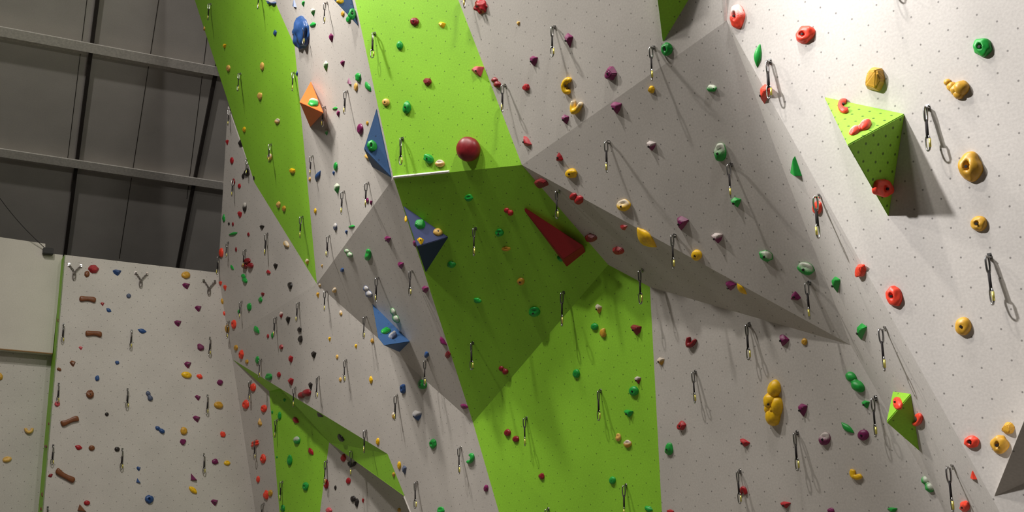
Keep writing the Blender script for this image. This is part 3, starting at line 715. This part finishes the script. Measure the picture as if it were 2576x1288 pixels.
# ------------------------------------------------------------------ quickdraws: bolt hanger, top carabiner, sling, bottom carabiner with gate
def biner(bm, top, bot, wid, r):
    path = []; h = (top - bot) / 2; c = (top + bot) / 2
    for i in range(20):
        a = 2 * math.pi * i / 20; cs, sn = math.cos(a), math.sin(a)
        path.append((wid / 2 * math.copysign(abs(cs) ** .7, cs) * (1 + .12 * sn), 0, c + h * math.copysign(abs(sn) ** .8, sn)))
    tube(bm, path, r, 6, True)
def mesh_of(name, bm, mat, smooth=True):
    me = bpy.data.meshes.new(name); bmesh.ops.recalc_face_normals(bm, faces=bm.faces[:]); bm.to_mesh(me); bm.free(); me.materials.append(mat)
    if smooth:
        for p in me.polygons: p.use_smooth = True
    return me
bm = bmesh.new(); box(bm, (0, 0, -.005), (.03, .005, .05)); box(bm, (0, -.02, -.018), (.026, .04, .004))
tube(bm, [(0, .006, 0), (0, -.014, 0)], .010, 6); ME_H = mesh_of('hanger', bm, MAT['steel'], False)
bm = bmesh.new(); biner(bm, -.012, -.118, .030, .0075); ME_U = mesh_of('carabiner', bm, MAT['steel'])
bm = bmesh.new(); box(bm, (0, 0, 0), (.026, .014, .128)); bmesh.ops.bevel(bm, geom=bm.edges[:], offset=.003, segments=2, affect='EDGES')
for v in bm.verts: v.co.z -= .166
ME_S = mesh_of('sling', bm, MAT['sling'])
bm = bmesh.new(); biner(bm, -.216, -.318, .040, .0060); ME_L = mesh_of('carabiner', bm, MAT['steel'])
bm = bmesh.new(); tube(bm, [(-.020, 0, -.240), (-.018, 0, -.298)], .0085, 6); ME_G = mesh_of('gate', bm, MAT['gold'])
def child(name, me, parent, m=Matrix()):
    o = bpy.data.objects.new(name, me); C.objects.link(o); o.parent = parent; o.matrix_local = m; return o
def quickdraw(u, v, h, fk=None, swing=0):
    fk = fk or facet_at(u, v + 4); pl = fac(fk)['pl']; r, up, n = pl.frame()
    p = pl.hit(u, v)
    out = Vector((n.x, n.y, 0)).normalized(); x = Vector((0, 0, 1)).cross(-out)
    rnd = random.Random(int(u * 7 + v)); tw = rnd.uniform(-.5, .5)
    root = empty('quickdraw', mw=Matrix(((x.x, -out.x, 0, p.x), (x.y, -out.y, 0, p.y), (0, 0, 1, p.z), (0, 0, 0, 1))))
    z = (p - CAM).dot(FW); s = h / (F_PX / z) / .318; s = min(1.25, max(.8, s))
    child('hanger', ME_H, root)
    off = .035 if n.z < -.12 else .045
    o_ = Matrix.Translation((0, -off, 0)) @ Matrix.Rotation(rnd.uniform(-.03, .03) + swing, 4, 'Y') @ Matrix.Scale(s, 4)
    child('carabiner', ME_U, root, o_ @ Matrix.Rotation(math.pi / 2 + tw, 4, 'Z'))
    child('sling', ME_S, root, o_ @ Matrix.Rotation(.6 + tw, 4, 'Z'))
    lo = child('carabiner', ME_L, root, o_ @ Matrix.Rotation(tw * 1.6 + .25, 4, 'Z'))
    child('gate', ME_G, lo)
    root['category'] = 'quickdraw'
    RECS.append(dict(o=root, u=u, v=v + h / 2, w=10, h=h, col='', shape='', fk=fk, ph=fac(fk)['ph'], chalk=0, kind='draw', label=None))
DRAWS = [(160,815,47),(331,831,47),(528,850,45),(148,966,47),(321,979,48),(522,995,47),(134,1121,48),(308,1130,50),(513,1143,48),(120,1277,48),
(553,645,48,'A1'),(575,609,40,'A1'),(577,808,45,'A1'),(590,452,45,'A1'),(625,401,40,'A1'),(580,275,45,'A1'),
(531,9,46),(657,-24,52,'G1'),(606,184,49),(683,362,50),(762,544,58),
(619,628,48),(609,758,45),(674,587,58),
(824,6,59),(771,62,55),(743,181,52,'W1'),(875,229,63),(819,268,55),(788,392,52),(867,481,61),(928,459,65),(830,593,56),
(943,83,70),(1013,347,73),(1197,573,74),(1190,861,70),(1418,734,88,'G3'),
(953,698,64),(1038,681,65),(922,796,57,'W1d'),(1075,905,65,'W1d'),
(823,732,52),(753,761,50),(696,798,50),(658,904,46),(744,974,50),(803,947,55),(872,905,57),(1000,994,64),(1160,1124,67),(1050,1211,66),(922,1082,57,'W2'),
(632,958,50),(645,1107,48),(664,1266,48),(698,1055,46),(711,1211,48),(889,1132,68,'S2'),(823,1158,70,'GB'),
(1176,-50,78,'W3'),(1271,213,74),(1396,66,84),(1645,117,93,'W3'),(1532,355,84),(1408,479,74,'W5'),(1840,412,90),(1698,590,90,'W4'),(2036,709,96),(1617,678,88),
(1325,1050,71),(1511,981,76),(1575,1219,80),(1380,1279,72),(1885,814,92),(1750,934,80),(2006,1086,96),(1862,1183,82),
(2203,999,99,'W6'),(2227,823,110,'W7'),(2062,490,112,'W7'),(2397,1171,115,'W7'),
(1937,152,104),(2334,267,120),(2489,642,128),(2222,-115,115,'W8')]
for d_ in DRAWS: quickdraw(*d_)

# Y-shaped lower-offs at the top of the end wall: two hangers, two chain arms, ring, short sling
def yanchor(u, v):
    p = PB.hit(u, v); mp = (p - CAM).dot(FW) / F_PX; n = PB.n
    x = DB; root = empty('chain_anchor', mw=Matrix(((x.x, n.x, 0, p.x), (x.y, n.y, 0, p.y), (x.z, n.z, 1, p.z), (0, 0, 0, 1))))
    for sx in (-1, 1):
        bm = bmesh.new(); top = (sx * 14 * mp, .03, 15 * mp); end = (sx * 1.5 * mp, .035, -1 * mp)
        for i in range(6):
            a = Vector(top).lerp(Vector(end), i / 6); b = Vector(top).lerp(Vector(end), (i + 1.15) / 6); d = (b - a); y = Vector((0, 1, 0)) if i % 2 else d.cross(Vector((0, 1, 0))).normalized()
            c = (a + b) / 2; tube(bm, [c + d * .5 * math.cos(t) + y * .010 * math.sin(t) for t in [2 * math.pi * k / 10 for k in range(10)]], .0065, 5, True)
        child('chain', mesh_of('chain', bm, MAT['darkmetal']), root)
        bm = bmesh.new(); box(bm, (top[0], .012, top[2]), (.035, .03, .05)); child('hanger', mesh_of('hanger', bm, MAT['steel'], False), root)
    bm = bmesh.new(); tube(bm, [Vector((.022 * math.cos(t), .035, -.022 - 2 * mp + .022 * math.sin(t))) for t in [2 * math.pi * k / 12 for k in range(12)]], .006, 6, True)
    child('ring', mesh_of('ring', bm, MAT['darkmetal']), root)
    bm = bmesh.new(); biner(bm, -.035, -.145, .045, .009); 
    for q in bm.verts: q.co.y += .035
    child('carabiner', mesh_of('carabiner', bm, MAT['darkmetal']), root)
    root['category'] = 'chain anchor'; root['group'] = 'chain anchors along the top of the far left wall'
    return root
for (u, v), lb in zip(((187, 682), (354, 702), (525, 722)), ('leftmost Y-shaped chain anchor, beside the green edge', 'middle Y-shaped chain anchor on the far left wall', 'rightmost Y-shaped chain anchor, nearest the wall corner')):
    yanchor(u, v)['label'] = lb

# ------------------------------------------------------------------ labels
ORD = ['', 'second', 'third', 'fourth', 'fifth', 'sixth', 'seventh', 'eighth', 'ninth', 'tenth', 'eleventh', 'twelfth', 'thirteenth', 'fourteenth', 'fifteenth']
def rank_word(i, n, hi='highest', lo='lowest'):
    if i == 0: return hi
    if i == n - 1: return lo
    if i <= n // 2: return ORD[i] + ' ' + hi
    return ORD[n - 1 - i] + ' ' + lo
def desc(r):
    a = 'chalky ' if r['chalk'] else ''
    return a + r['col'] + ' ' + r['shape']
from collections import defaultdict
def near(r):        # nearest neighbour and where it lies
    best = None
    for q in RECS:
        if q is r or q['kind'] != 'hold': continue
        d = math.hypot(q['u'] - r['u'], q['v'] - r['v'])
        if best is None or d < best[0]: best = (d, q)
    d, q = best
    if d > 3.2 * max(r['w'], r['h'], 14): return None
    du, dv = r['u'] - q['u'], r['v'] - q['v']
    w_ = ('right of' if du > 0 else 'left of') if abs(du) > abs(dv) else ('below' if dv > 0 else 'above')
    return w_ + (' an ' if q['col'][0] in 'aeiou' else ' a ') + q['col'] + ' one' if q['col'] != r['col'] else None
groups = defaultdict(list)
for r in RECS: groups[(r['kind'], r['ph'], r['col'])].append(r)
for (kind, ph, col), g in groups.items():
    g.sort(key=lambda r: r['v'])
    for i, r in enumerate(g):
        if kind == 'draw':
            lab = 'black and silver quickdraw on ' + ph + ('' if len(g) == 1 else ', ' + rank_word(i, len(g)))
            if len(g) == 1: lab = 'only quickdraw on ' + ph
            grp = 'quickdraws on ' + ph
        else:
            same = [q for q in g if desc(q) == desc(r)]
            if len(g) == 1: lab = 'only %s hold, %s, on %s' % (col, r['shape'], ph)
            elif len(same) == 1 and r['shape'] not in ('rounded', 'knobbly'): lab = '%s hold on %s' % (desc(r), ph)
            else:
                nr = near(r)
                if nr and sum(1 for q in g if near(q) == nr) == 1: lab = '%s hold on %s, %s' % (desc(r), ph, nr)
                else: lab = '%s hold on %s, %s %s' % (desc(r), ph, rank_word(i, len(g)), col)
            if len(lab.split()) > 16: lab = lab.replace('chalky ', '')
            grp = '%s holds on %s' % (col, ph)
        r['o']['label'] = r['label'] or lab; r['o']['group'] = grp

_seen = {}
for r in RECS:
    L_ = r['o']['label']
    if L_ in _seen or not 4 <= len(L_.split()) <= 16: print('LABEL', r['u'], r['v'], L_)
    _seen[L_] = 1
